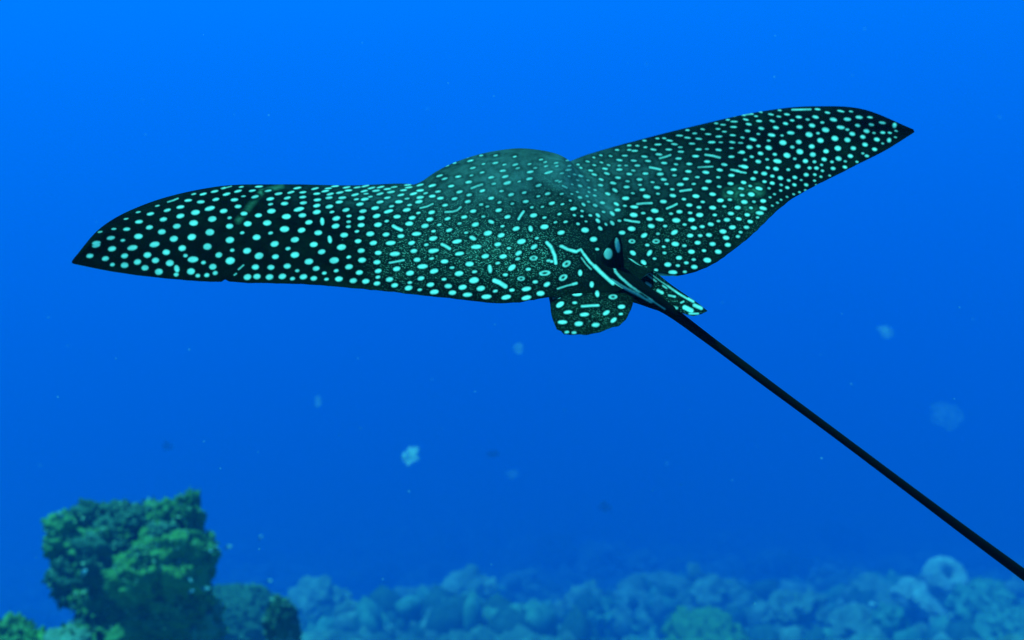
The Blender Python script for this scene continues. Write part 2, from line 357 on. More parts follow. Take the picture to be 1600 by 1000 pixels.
SP_D = "155,347s 170,365s 170,410 165,465 225,380 245,403 210,435s 283,430 280,462 245,350s 285,335s 305,370 315,397 325,350s 385,322 385,375 385,352s 377,420 440,240s 485,242s 525,213s 530,250s 440,265s 470,270 415,297 465,325 485,352 525,302 545,327 575,263 605,290 600,235 635,200s 665,213 660,263 692,233 720,185 725,250s 728,275 715,313 635,338 530,397 440,400 463,380s 497,430 430,440s 500,460s 425,472 513,487 360,490d 350,450 320,510 460,507s 420,535l 368,567d 375,600 345,620d 290,560 265,630d 310,680sd 345,673d 265,660d 278,703d 250,575 185,570d 165,530 150,500s 215,500s 205,523s 215,475s 537,525l 467,583w 465,628l 595,475 570,445s 613,400 632,430 688,375 700,345s 648,455s 680,485s 600,510s 683,520 630,553 582,605l 553,650 610,653w 453,705l 385,660s 400,727 563,690l 523,742u 455,775lr 590,775lr 640,690s 600,733s 720,610 702,658l 692,725lu 697,790l 637,840s 553,840ltd 460,840d 520,893d 655,905l 718,867 683,948w 750,945s 803,918 787,833 800,877s 590,935s 765,155s 805,173s 765,197 790,230 827,203 850,150s 880,177 827,262 810,300 775,343 770,385 755,427 725,458 692,407s 812,523 745,540s 775,573 787,655 800,700 833,628l 780,743 822,783 857,827s 885,740 905,790 895,680 905,588 917,628s 850,555s 905,512 862,480 800,455s 820,417s 867,390 875,330 900,222l 940,190 935,148s 925,117s 990,97s 1025,75s 1025,107 1022,137 1017,183 1015,222 1010,255s 970,163s 938,265 1010,303 970,347 945,377 937,418s 1010,407 882,440 942,470s 1005,453 1003,503 948,547 1007,620 970,580s 1045,587 985,655 1015,697 963,720 980,755 990,795 937,833 875,880l 1050,650s 1047,748s 1060,480s 1057,280s 1060,355s"
LN_D = [[(610,312),(645,303),(670,293),5],[(555,362),(585,368),(615,375),6],[(485,567),(525,563),(565,562),6],[(415,655),(455,663),(495,668),6],[(650,592),(680,580),(705,567),6],[(725,495),(755,490),(785,487),6],[(825,362),(865,360),(905,358),4],[(865,292),(905,298),(945,308),6],[(1010,375),(1045,380),(1065,390),5]]
SP_F = "95,130s 150,122s 210,108s 340,97s 597,90 665,113 755,103w 825,105s 880,145l 953,145 1037,182l 1120,200t 1130,237s 1083,300t 1040,248 1000,295l 985,362 905,390s 932,407 865,447s 840,355 820,408 783,483 703,492 740,425l 735,355l 715,288l 800,298 905,278 930,238 963,195 870,200 755,213w 800,228s 833,257 920,330 800,158l 705,160l 630,180s 583,143l 560,200l 475,210 470,143 390,125 380,187 415,250w 280,125 290,170 315,215 285,265w 200,170 180,137s 110,160 130,192 215,220 122,237 195,258s 265,303s 158,295w 135,347 265,352l 362,317l 470,312 540,262l 652,230l 617,302l 558,343 477,378l 390,403l 565,398 655,375 642,430 515,442 590,490 625,468s 463,478 325,443w 195,445 105,433s 85,382 210,390 100,480w 235,527 315,495 398,500s 345,557 160,562 95,587 85,630s 200,628w 268,627s 290,592 443,553 520,535 620,548s 680,540s 577,575s 590,605s 520,603 440,603 392,622 347,642s 305,667s 275,688s 390,685s 435,667s 475,653s 515,640s 350,705s 325,725s 290,745s 228,713 100,720l 147,668l 228,763w 205,795w 190,825s 140,853 115,892 75,925s 55,957s 120,807 145,760s 62,835"
LN_F = [[(425,93),(490,92),(550,91),6],[(10,500),(55,512),(110,522),6],[(85,130),(150,122),4]]
SP_E = "390,102l 460,178l 490,260s 350,455t 445,550t 490,625t 115,360s"
SP_E3 = "325,630w 185,715lu 305,700s 250,778w 385,797w 205,860w 338,873l 478,882l 565,783u 625,843u 690,733 685,793s 620,652lr 490,625t 240,942s 300,946s 170,655s"
LN_E = [[(165,585),(240,560),(290,548),9],[(290,548),(320,540),14],[(200,235),(250,262),(320,280),16],[(320,280),(355,262),(380,300),12]]
LN_E3 = [[(130,665),(130,620),(205,630),(130,665),8],[(365,730),(430,725),(500,722),11]]
LN_TAIL = [[(190,235),(250,262),(310,282),17],[(310,282),(355,262),(380,300),14],[(380,300),(430,365),(520,450),17],[(470,400),(520,450),(620,540),24],[(610,515),(735,590),(860,650),19],[(360,330),(400,385),(440,425),8],
  [(690,370),(645,370),(630,400),(640,445),15],[(640,445),(680,490),(760,560),16],[(760,560),(850,625),(950,690),15],[(950,690),(1050,755),9],[(760,600),(860,655),(940,700),12]]
LN_R = [[(700,280),(775,350),(860,412),6],[(850,415),(900,470),(975,525),7],[(920,455),(1000,515),(1070,562),5],[(1070,562),(1160,625),(1240,672),9],[(700,350),(770,390),9],[(710,395),(740,412),9],[(770,455),(810,470),10],[(895,540),(925,560),15],[(990,600),(1025,618),14],[(1210,738),(1265,765),20],[(1290,720),(1345,745),16],[(1120,738),(1145,745),12],[(1240,668),(1280,690),13],[(1250,790),(1320,790),9],[(1180,700),(1200,690),8],[(1080,640),(1130,650),9],[(1030,560),(1060,580),8]]
def conv(crop, sc, x, y): return crop[0] + x / sc, crop[1] + y / sc

PX, PY = to_px(RV)
SDF = np.full(len(RV), 12.0)
def apply(idx_sorted, xs_sorted, cx, cy, fn, rad):
    a = np.searchsorted(xs_sorted, cx - rad); b_ = np.searchsorted(xs_sorted, cx + rad)
    ii = idx_sorted[a:b_]
    ii = ii[np.abs(PY[ii] - cy) < rad]
    if len(ii): SDF[ii] = np.minimum(SDF[ii], fn(PX[ii], PY[ii]))
def sorted_for(regs):
    ii = np.nonzero(np.isin(REG, regs))[0]; o = np.argsort(PX[ii]); return ii[o], PX[ii][o]
def ell(cx, cy, rx, ry, a, ring=False):
    ca, sa_ = math.cos(a), math.sin(a)
    def fn(x, y):
        dx, dy = x - cx, -(y - cy)
        u, v = dx * ca + dy * sa_, -dx * sa_ + dy * ca
        k = np.sqrt((u / rx) ** 2 + (v / ry) ** 2)
        g = np.sqrt((u / rx ** 2) ** 2 + (v / ry ** 2) ** 2) + 1e-9
        s = np.where(k < 1e-6, -min(rx, ry), k * (k - 1) / g)
        if ring:
            s2 = np.where(k < 1e-6, min(rx, ry) * .36, (0.36 - k) * min(rx, ry)); s = np.maximum(s, s2)
        return s
    return fn
def seg(p0, p1, r0):
    (x0, y0), (x1, y1) = p0, p1
    def fn(x, y):
        dx, dy = x1 - x0, y1 - y0; u = np.clip(((x - x0) * dx + (y - y0) * dy) / (dx * dx + dy * dy + 1e-9), 0, 1)
        return np.hypot(x - x0 - u * dx, y - y0 - u * dy) - r0
    return fn
def paint_spots(txt, crop, sc, size, regs):
    ii, xx = sorted_for(regs)
    for tok in txt.split():
        fl = ''.join(ch for ch in tok if ch.isalpha()); x, y = [float(v_) for v_ in tok.rstrip('abcdefghijklmnopqrstuvwxyz').split(',')]
        cx, cy = conv(crop, sc, x, y)
        rx, ry, a = size(cx, cy); a += random.uniform(-.1, .1)
        k = random.uniform(0.70, 0.83)
        if 's' in fl: k *= 0.66
        if 'l' in fl: k *= 1.18
        rx *= k; ry *= k
        if 'w' in fl: rx *= 1.35
        if 't' in fl: rx, ry = max(ry * 0.85, 3.4), max(ry, rx * 1.0)
        if 'd' in fl: a -= 0.5
        if 'u' in fl: a += 0.45
        apply(ii, xx, cx, cy, ell(cx, cy, rx, max(ry, 1.3), a, 'r' in fl), max(rx, ry) + 12)
def paint_lines(lines, crop, sc, regs, thin=1.0):
    ii, xx = sorted_for(regs)
    for ln in lines:
        r0 = ln[-1] * thin / sc; pts = [conv(crop, sc, *p) for p in ln[:-1]]
        for p0, p1 in zip(pts[:-1], pts[1:]):
            L = math.hypot(p1[0] - p0[0], p1[1] - p0[1])
            apply(ii, xx, (p0[0] + p1[0]) / 2, (p0[1] + p1[1]) / 2, seg(p0, p1, r0), L / 2 + r0 + 12)
lep = np.array([[156,357],[232,317],[335,292],[440,288],[550,289],[640,287],[690,263],[742,243],[800,237],[845,242],[893,251],[932,238],[1008,216],[1088,196],[1178,176],[1275,166],[1350,171],[1427,203]], float)
def edge_d(x, y): return y - np.interp(x, lep[:, 0], lep[:, 1])
def size_l(x, y):
    e = edge_d(x, y); return 7.6 + 0.3 * min(1, max(0, (400 - x) / 200)), float(np.interp(e, [0, 12, 30, 60, 120], [1.9, 2.7, 4.0, 5.2, 5.8])) * float(np.interp(x, [100, 330, 420, 700], [1.12, 1.08, 0.95, 0.78])), 0.17
def size_c(x, y):
    e = edge_d(x, y); return 6.6 + 1.4 * min(1, max(0, (y - 330) / 80)), float(np.interp(e, [0, 25, 60, 120, 200], [1.6, 2.4, 3.2, 4.2, 5.0])), 0.2 if y < 380 else 0.12
def size_d(x, y):
    e = edge_d(x, y); r_ = float(np.interp(x, [880, 960, 1060], [4.6, 6.2, 6.8])); return r_ , float(np.interp(e, [0, 20, 60, 130, 190], [1.4, 2.0, 2.9, 3.9, 4.4])), -0.06 if x > 960 else -0.25
def size_f(x, y):
    e = edge_d(x, y); low = max(0, min(1, (y - (262 - (x - 1330) * 0.45) + 40) / 40)) if x > 1200 else 0
    return 6.0 * (1 - 0.25 * low), float(np.interp(e, [0, 8, 25, 50], [1.8, 2.4, 3.6, 4.6])) * (1 - 0.38 * low) * float(np.interp(x, [1150, 1260], [0.75, 1.0])), -0.16 - 0.15 * low
BODY = [0]
paint_spots(SP_A, (100, 270), 5.333, size_l, BODY); paint_lines(LN_A, (100, 270), 5.333, BODY)
paint_spots(SP_B, (380, 270), 5.263, size_l, BODY); paint_lines(LN_B, (380, 270), 5.263, BODY)
paint_spots(SP_C, (640, 220), 3.846, size_c, BODY + [1]); paint_lines(LN_C, (640, 220), 3.846, BODY + [1])
paint_spots(SP_D, (860, 160), 3.571, size_d, BODY); paint_lines(LN_D, (860, 160), 3.571, BODY)
paint_spots(SP_F, (1140, 150), 4.347, size_f, BODY)
paint_lines(LN_F, (1140, 150), 4.347, BODY)
CE = (840, 340); SE = 5.264
paint_spots(SP_E, CE, SE, lambda x, y: (6.5, 4.4, 0.0), BODY + [1]); paint_lines(LN_E, CE, SE, BODY + [1], .8)
ii_, xx_ = sorted_for(BODY + [1])
for (x, y) in ((238, 380), (210, 493)):
    c_ = conv(CE, SE, x, y); apply(ii_, xx_, c_[0], c_[1], ell(c_[0], c_[1], 7.2, 4.6, 0.5, True), 20)
paint_spots(SP_E3, CE, SE, lambda x, y: (7.4, 4.2, 0.12), [3]); paint_lines(LN_E3, CE, SE, [3])
paint_lines(LN_TAIL, CE, SE, [1, 0], .72); paint_lines(LN_R, CE, SE, [4])
ii_, xx_ = sorted_for([2])
for (x, y, rx, ry, a) in ((580, 297, 7.0, 9.0, 0.0), (657, 228, 4.0, 12.0, 0.14)):
    c_ = conv(CE, SE, x, y); apply(ii_, xx_, c_[0], c_[1], ell(c_[0], c_[1], rx, ry, a), 26)
# dark slots inside the stripes
for (p0, p1, r0) in (((470,415),(520,450),1.6), ((840,620),(900,660),1.1)):
    fn = seg(conv(CE, SE, *p0), conv(CE, SE, *p1), r0); ii = np.nonzero(np.isin(REG, [1]))[0]
    SDF[ii] = np.maximum(SDF[ii], -fn(PX[ii], PY[ii]))
# small spots in the gaps between the copied ones
ii, xx = sorted_for(BODY); cand = ii[rng.permutation(len(ii))[:26000]]; trail_px, trail_py = to_px(cols[:, 0]); n_add = 0
for i in cand:
    x, y = PX[i], PY[i]
    if 835 < x < 1010 and y > 350: continue
    if y > np.interp(x, trail_px, trail_py) - 9 or edge_d(x, y) < 5 or x < 150 or x > 1400: continue
    rx, ry, a = (size_l if x < 680 else size_c if x < 885 else size_d if x < 1160 else size_f)(x, y)
    if SDF[i] > (0.78 * (rx + ry) + 2.2 if x < 885 else 0.52 * (rx + ry) + 1.9):
        k = random.uniform(.42, .62); apply(ii, xx, x, y, ell(x, y, rx * k, max(1.2, ry * k), a), 20); n_add += 1
# far side of head and hump, unseen from here: spots of the same size strewn evenly
hid = np.nonzero(REG == 9)[0]
if len(hid):
    kd = kdtree.KDTree(len(hid))
    for k, i in enumerate(hid): kd.insert(RV[i], k)
    kd.balance(); taken = np.zeros(len(hid), bool)
    for k in rng.permutation(len(hid))[:6000]:
        if taken[k]: continue
        for co, j, dd in kd.find_range(RV[hid[k]], 0.019):
            taken[j] = True
            SDF[hid[j]] = min(SDF[hid[j]], (dd - 0.0052) * 1000)

def blob(px, py, rx, ry): return np.exp(-((PX - px) / rx) ** 2 - ((PY - py) / ry) ** 2)
SAND = np.clip(0.95 * blob(775, 398, 95, 45) + 0.7 * blob(630, 408, 40, 45) + 0.5 * blob(700, 350, 90, 50) + 0.45 * blob(1045, 372, 60, 40) + 0.4 * blob(1160, 340, 45, 30) + 0.4 * blob(850, 400, 40, 40) + 0.3 * blob(880, 300, 90, 50), 0, 1)
SAND = np.where(np.isin(REG, [3]), 0.5 * blob(925, 490, 60, 30), SAND); SAND = np.where(np.isin(REG, [1, 2, 5]), 0, SAND); SAND[np.isin(REG, [4])] = 0.45
SHEEN_PAINT = np.where(REG == 0, np.clip(0.8 * blob(785, 270, 105, 48) + 0.12 * blob(740, 350, 120, 60) + .06 * blob(1060, 290, 120, 60) + 0.9 * np.clip(1 - seg((868, 262), (950, 325), 0)(PX, PY) / 30, 0, 1) + .4 * blob(600, 305, 110, 22) + .45 * blob(985, 268, 80, 34), 0, 1), 0)  # sheen on hump top, ridge flank and front edges, painted into the skin colour
def capsule(p0, p1, r0): return np.clip(1 - seg(p0, p1, 0)(PX, PY) / r0, 0, 1)
SCAR = np.clip(0.6 * capsule((372, 345), (408, 300), 7) + 0.6 * capsule((408, 300), (440, 291), 6) + 0.7 * capsule((1140, 303), (1185, 296), 14) + 0.4 * capsule((1160, 318), (1180, 330), 10), 0, 1)
SCAR[~np.isin(REG, [0])] = 0
BELLY = np.where(REG == 8, 1.0, 0.0)
TAILB = np.where(np.isin(REG, [1, 2, 5]), 1.0, 0.0); TAILB = np.maximum(TAILB, np.where(REG == 0, np.clip(1.8 * blob(915, 402, 52, 42), 0, 1), 0))

me = bpy.data.meshes.new('eagle_ray'); me.from_pydata(RV.tolist(), [], allF); me.update()
me.polygons.foreach_set('use_smooth', [True] * len(me.polygons))
for nm, ar in (('spot', SDF), ('sand', SAND), ('scar', SCAR), ('belly', BELLY), ('sheen_paint', SHEEN_PAINT), ('tailblack', TAILB)):
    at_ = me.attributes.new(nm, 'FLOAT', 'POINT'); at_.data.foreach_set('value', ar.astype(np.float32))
bm = bmesh.new(); bm.from_mesh(me); bmesh.ops.recalc_face_normals(bm, faces=bm.faces); bm.to_mesh(me); bm.free()

M_ray, t, b = new_mat('ray_skin')
def A(nm): return N(t, 'ShaderNodeAttribute', attribute_name=nm)
tc = N(t, 'ShaderNodeTexCoord')
def Nz(scale, detail=5, rough=.6):
    n = N(t, 'ShaderNodeTexNoise', Scale=float(scale), Detail=float(detail), Roughness=rough); t.links.new(tc.outputs['Object'], n.inputs['Vector']); return n
def mth(op, a, b_=None, clamp=False):
    n = t.nodes.new('ShaderNodeMath'); n.operation = op; n.use_clamp = clamp
    for k, v in enumerate((a, b_)):
        if v is None: continue
        if isinstance(v, (int, float)): n.inputs[k].default_value = v
        else: t.links.new(v, n.inputs[k])
    return n.outputs[0]
def mixc(fac, a, b_, blend='MIX'):
    n = t.nodes.new('ShaderNodeMix'); n.data_type = 'RGBA'; n.blend_type = blend
    for k, v in (('Factor', fac), ('A', a), ('B', b_)):
        if isinstance(v, (int, float)): n.inputs[k].default_value = v
        elif isinstance(v, tuple): n.inputs[k].default_value = (*v, 1)
        else: t.links.new(v, n.inputs[k])
    return n.outputs['Result']
n_big = Nz(9, 4); n_mid = Nz(60, 5); n_fine = Nz(420, 3, .7); n_speck = Nz(430, 2, .7)
skin = ramp(t, [(0.40, (0.001, 0.0015, 0.001)), (0.52, (0.003, 0.005, 0.003)), (0.68, (0.010, 0.014, 0.008))])
t.links.new(mth('ADD', mth('MULTIPLY', n_big.outputs['Fac'], 0.6), mth('MULTIPLY', n_mid.outputs['Fac'], 0.4)), skin.inputs['Fac'])
c = mixc(A('tailblack').outputs['Fac'], skin.outputs['Color'], (0.004, 0.005, 0.005))
speck = mth('MULTIPLY', mth('GREATER_THAN', n_speck.outputs['Fac'], 0.585), A('sand').outputs['Fac'])
dusty = mth('MULTIPLY', A('sand').outputs['Fac'], mth('MULTIPLY', n_mid.outputs['Fac'], 0.10))
c = mixc(mth('MULTIPLY', A('sheen_paint').outputs['Fac'], mth('MULTIPLY', n_mid.outputs['Fac'], 1.3), True), c, (0.15, 0.155, 0.17))
c = mixc(dusty, c, (0.16, 0.2, 0.15)); c = mixc(mth('MULTIPLY', speck, 0.55), c, (0.42, 0.45, 0.38))
c = mixc(mth('MULTIPLY', A('scar').outputs['Fac'], mth('MULTIPLY', n_mid.outputs['Fac'], 0.9)), c, (0.2, 0.3, 0.2))
halo = N(t, 'ShaderNodeMapRange', interpolation_type='SMOOTHSTEP'); halo.inputs['From Min'].default_value = 5.5; halo.inputs['From Max'].default_value = 1.0
t.links.new(mth('ADD', A('spot').outputs['Fac'], mth('MULTIPLY', mth('SUBTRACT', n_mid.outputs['Fac'], 0.5), 7.0)), halo.inputs['Value'])
c = mixc(mth('MULTIPLY', halo.outputs['Result'], mth('SUBTRACT', 0.75, mth('MULTIPLY', A('sheen_paint').outputs['Fac'], 0.55)), True), c, (0.002, 0.003, 0.003))      # each pale spot sits in a dark ring
sp = N(t, 'ShaderNodeMapRange', interpolation_type='SMOOTHSTEP'); sp.inputs['From Min'].default_value = 1.2; sp.inputs['From Max'].default_value = -2.4
t.links.new(mth('ADD', A('spot').outputs['Fac'], mth('MULTIPLY', mth('SUBTRACT', n_fine.outputs['Fac'], 0.5), 1.4)), sp.inputs['Value'])
pale = ramp(t, [(0.3, (0.44, 0.43, 0.43)), (0.7, (0.68, 0.68, 0.66))]); t.links.new(n_mid.outputs['Fac'], pale.inputs['Fac'])
c = mixc(sp.outputs['Result'], c, pale.outputs['Color'])
c = mixc(A('belly').outputs['Fac'], c, (0.6, 0.6, 0.58))
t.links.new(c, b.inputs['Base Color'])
b.inputs['Roughness'].default_value = 0.55; b.inputs['Specular IOR Level'].default_value = 0.004
bp = N(t, 'ShaderNodeBump', Strength=0.25, Distance=0.002); t.links.new(n_fine.outputs['Fac'], bp.inputs['Height']); t.links.new(bp.outputs[0], b.inputs['Normal'])
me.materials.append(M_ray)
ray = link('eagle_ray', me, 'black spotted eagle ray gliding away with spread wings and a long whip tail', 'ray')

# ------------------------------------------------------------------ corals
def ico(sub):
    bm = bmesh.new(); bmesh.ops.create_icosphere(bm, subdivisions=sub, radius=1.0)
    V = np.array([v.co[:] for v in bm.verts]); F_ = [tuple(v.index for v in f.verts) for f in bm.faces]; bm.free(); return V, F_
ICO = {k: ico(k) for k in (3, 4, 5, 6)}
def lump_verts(sub, seed, freq=1.6, amp=0.35, fine=0.10, lobes=0.0, boxy=0.0):
    V, F_ = ICO[sub]; o = Vector((seed * 7.3, seed * 3.1, seed * 1.7)); R = []
    for v in V:
        p = Vector(v)
        k = 1 + amp * noise.fractal(p * freq + o, 0.9, 2.1, 4) + fine * (noise.noise(p * freq * 5 + o) + 0.7 * noise.noise(p * freq * 11 + o))
        if lobes:
            dd, _ = noise.voronoi(p * freq * 1.5 + o); k += lobes * (0.45 - dd[0])
        if boxy:
            mx_ = (abs(p.x) ** 4 + abs(p.y) ** 4 + abs(p.z) ** 4) ** 0.25; k *= (1 - boxy) + boxy / mx_
        R.append(k)
    return V * np.array(R)[:, None], F_
def tufts(P, Nn, n, size, seed):
    """short upright blades on a coral's skin"""
    r_ = np.random.default_rng(seed); Vv, Ff = [], []
    pick = r_.choice(len(P), n, replace=True)
    for i in pick:
        p = Vector(P[i]); nv = Vector(Nn[i]) + Vector(r_.normal(0, .35, 3)); nv.normalize()
        s_ = nv.cross(Vector(r_.normal(0, 1, 3))).normalized(); L = size * r_.uniform(.5, 1.3); W = L * r_.uniform(.16, .4)
        p = p - nv * L * .2; k = len(Vv)
        t3 = nv.cross(s_) * W * .6
        Vv += [p - s_ * W, p + s_ * W, p + t3, p + nv * L * .6 - s_ * W * 1.2, p + nv * L * .6 + s_ * W * 1.2, p + nv * L * .6 + t3 * 1.2, p + nv * L]
        Ff += [(k, k+1, k+4, k+3), (k+1, k+2, k+5, k+4), (k+2, k, k+3, k+5), (k+3, k+4, k+6), (k+4, k+5, k+6), (k+5, k+3, k+6)]
    return Vv, Ff
def normals_of(me):
    a = np.zeros(len(me.vertices) * 3); me.vertices.foreach_get('normal', a); return a.reshape(-1, 3)

def coral(name, label, cat, px, py, d0, rx, ry, mat, seed, sub=5, freq=1.6, amp=.35, fine=.1, lobes=0., boxy=0., deep=1.0, tuft=0, tmat=None, tsize=.1, group=None, tilt=0, part='polyps'):
    d = d0 * RS; k = d / FPX; tsize *= RS
    c_ = at(px, py, d)
    V, F_ = lump_verts(sub, seed, freq, amp, fine, lobes, boxy)
    V = V * np.array([rx * k, rx * k * deep, ry * k])
    me = mesh_from(name, V, F_, mat)
    root = link(name, me, label, cat, group); root.location = c_; root.rotation_euler = (0, tilt, 0)
    if tuft:
        tv, tf = tufts(V, normals_of(me), tuft, tsize, seed)
        link(part, mesh_from(part, tv, tf, tmat or mat, False), None, None, None, 'stuff', root)
    return root

def compound(name, label, lumps, d, mats, seed, deep=.8):
    """one coral head grown from several lobes: (px, py, rx, ry, material index, forward shift)"""
    d *= RS; c0 = at(lumps[0][0], lumps[0][1], d); VV, FF, MI = [], [], []; n0 = 0
    for i, (px, py, rx, ry, mi, fwd) in enumerate(lumps):
        V, F_ = lump_verts(5, seed + i * 1.37, 1.8, .36, .13, .40, .1)
        k = d / FPX; V = V * np.array([rx * k, (rx + ry) * .5 * k * deep, ry * k]) + (at(px, py, d - fwd * RS) - c0)
        VV.append(V); FF += [tuple(j + n0 for j in f) for f in F_]; MI += [mi] * len(F_); n0 += len(V)
    VV = np.concatenate(VV); me = mesh_from(name, VV, FF, None)
    for m in mats: me.materials.append(m)
    me.polygons.foreach_set('material_index', MI)
    o = link(name, me, label, 'coral'); o.location = c0
    return o, VV, normals_of(me)
LB = [(205,885,88,76,0,0.000),(108,836,34,38,0,0.031),(150,818,40,34,1,0.000),(205,826,36,36,1,0.062),(252,812,34,28,0,0.031),(296,808,20,42,0,0.012),(311,872,27,44,0,0.050),(262,880,58,54,2,0.124),(168,872,38,44,1,0.136),
      (122,908,40,40,1,0.062),(225,960,74,44,0,0.112),(298,930,32,38,2,0.031),(165,975,40,30,1,0.124),(90,856,18,22,0,0.012),(205,905,36,36,2,0.223),(255,842,26,24,1,0.136),(228,868,18,16,0,0.211),(180,838,18,15,0,0.136),(285,905,22,20,0,0.136),(205,1052,84,72,0,0.06),(140,940,24,20,2,0.136)]
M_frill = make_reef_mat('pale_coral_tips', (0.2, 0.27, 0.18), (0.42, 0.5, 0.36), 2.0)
M_mid = make_reef_mat('teal_green_coral', (0.035, 0.085, 0.03), (0.16, 0.27, 0.09), 2.2, tips=(0.24, 0.36, 0.16))
bom, bv, bn = compound('coral_bommie', 'tall ragged dark green coral head rising at the lower left', LB, 3.22, [M_mid, M_dark, M_green], 3)
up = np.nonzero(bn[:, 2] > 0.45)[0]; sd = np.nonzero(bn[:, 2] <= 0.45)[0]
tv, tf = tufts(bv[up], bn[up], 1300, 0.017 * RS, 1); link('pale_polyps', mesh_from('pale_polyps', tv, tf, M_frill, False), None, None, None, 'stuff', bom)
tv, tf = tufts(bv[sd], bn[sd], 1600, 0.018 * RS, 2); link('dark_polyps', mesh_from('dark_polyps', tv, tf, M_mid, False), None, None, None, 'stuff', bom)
tv, tf = tufts(bv[sd], bn[sd], 90, 0.023 * RS, 4); link('bright_polyps', mesh_from('bright_polyps', tv, tf, M_lime, False), None, None, None, 'stuff', bom)
coral('coral_mound', 'rounded dark coral mound with pale tips right of the tall coral head', 'coral', 366, 988, 6.6, 72, 75, M_dark, 5, 6, 1.8, .10, .05, .10, .25, .9, 800, M_teal, .03)
coral('coral_clump', 'dark coral clump at the bottom left corner', 'coral', 14, 1026, 2.95, 42, 62, M_mid, 8, 5, 1.7, .3, .1, .2, 0, 1, 500, M_mid, 0.023)
coral('coral_plate', 'pale coral plate edged yellow green below the tall coral head', 'coral', 100, 1010, 2.88, 36, 24, M_pale, 9, 5, 2, .3, .1, .2, .2, 1, 160, M_lime, 0.020)
coral('lime_coral', 'small yellow green coral at the very bottom near the left corner', 'coral', 58, 1014, 2.91, 22, 30, M_lime, 10, 5, 2, .35, .12, .3, 0, 1, 200, M_lime, 0.020)
coral('coral_shoulder', 'teal coral shoulder between the tall coral head and the mound', 'coral', 292, 985, 3.27, 52, 56, M_teal, 14, 5, 1.8, .3, .1, .3, 0, 1, 400, M_mid, 0.020)
coral('crusted_coral', 'coral knob dotted with pale crust right of the dark mound', 'coral', 441, 984, 3.38, 26, 58, M_dark, 12, 5, 2.0, .18, .1, .2, 0, 1, 120, M_pale, 0.023)
coral('green_coral', 'low green coral cushion at the bottom edge right of centre', 'coral', 1105, 1002, 15.0, 60, 33, M_mid, 15, 5, 1.8, .28, .1, .3, 0, 1, 140, M_lime, .10)
# ring shaped sponge on the right
def ring_sponge(px, py, d, R, r_, mat):
    d *= RS; k = d / FPX; nu, nv = 96, 40; V, F_ = [], []
    for i in range(nu):
        for j in range(nv):
            a, b_ = 2 * math.pi * i / nu, 2 * math.pi * j / nv
            p = Vector((math.cos(a) * (R + r_ * math.cos(b_)), math.sin(a) * (R + r_ * math.cos(b_)), r_ * 1.5 * math.sin(b_)))
            kk = 1 + 0.10 * noise.noise(p * 0.05 + Vector((4, 2, 1))) + 0.05 * noise.noise(p * .17)
            V.append(p * kk * k); F_.append((i * nv + j, ((i + 1) % nu) * nv + j, ((i + 1) % nu) * nv + (j + 1) % nv, i * nv + (j + 1) % nv))
    me = mesh_from('ring_sponge', V, F_, mat)
    o = link('ring_sponge', me, 'pale round sponge with a dark hole in its middle', 'sponge'); o.location = at(px, py, d)
    o.rotation_euler = (math.radians(24), math.radians(-8), .3)
    return o
M_white = make_reef_mat('whitish_sponge', (0.26, 0.3, 0.3), (0.52, 0.54, 0.52), 0.8)
ring_sponge(1478, 904, 21.5, 19, 14.5, M_white)
coral('pale_coral', 'smooth pale coral knob left of the round sponge', 'coral', 1422, 925, 21.0, 24, 20, M_white, 21, 5, 1.3, .3, .04, 0, .2, 1, tilt=-.5)
coral('pale_coral', 'pale sloping coral arm below the smooth pale knob', 'coral', 1452, 948, 20.5, 30, 14, M_white, 22, 5, 1.3, .3, .05, 0, 0, 1, tilt=.6)
coral('teal_coral', 'teal coral boulder at the lower right under the tail', 'coral', 1545, 958, 18.5, 48, 36, M_teal, 23, 5, 1.6, .35, .1, .2, 0, 1, 250, M_teal, .1)
coral('teal_coral', 'teal coral hump in the bottom right corner', 'coral', 1590, 1000, 17.0, 55, 40, M_teal, 24, 5, 1.6, .35, .1, .2, 0, 1, 250, M_teal, .1)
coral('pale_coral', 'pale blue coral ridge at the bottom left of the teal boulder', 'coral', 1345, 985, 18.5, 42, 30, M_pale, 25, 5, 1.5, .4, .08, .2, 0, 1)
coral('teal_coral', 'pointed teal coral beside the pale ridge', 'coral', 1390, 978, 18.0, 26, 34, M_teal, 26, 5, 1.7, .35, .08, .2, 0, 1)
coral('pale_coral', 'broad pale coral heap right of the green cushion', 'coral', 1245, 965, 20.5, 44, 44, M_pale, 27, 5, 1.5, .4, .1, .25, 0, 1)
coral('pale_coral', 'pale coral heap right of the crusted knob', 'coral', 500, 960, 20.0, 48, 46, M_pale, 28, 5, 1.5, .38, .1, .2, 0, 1)

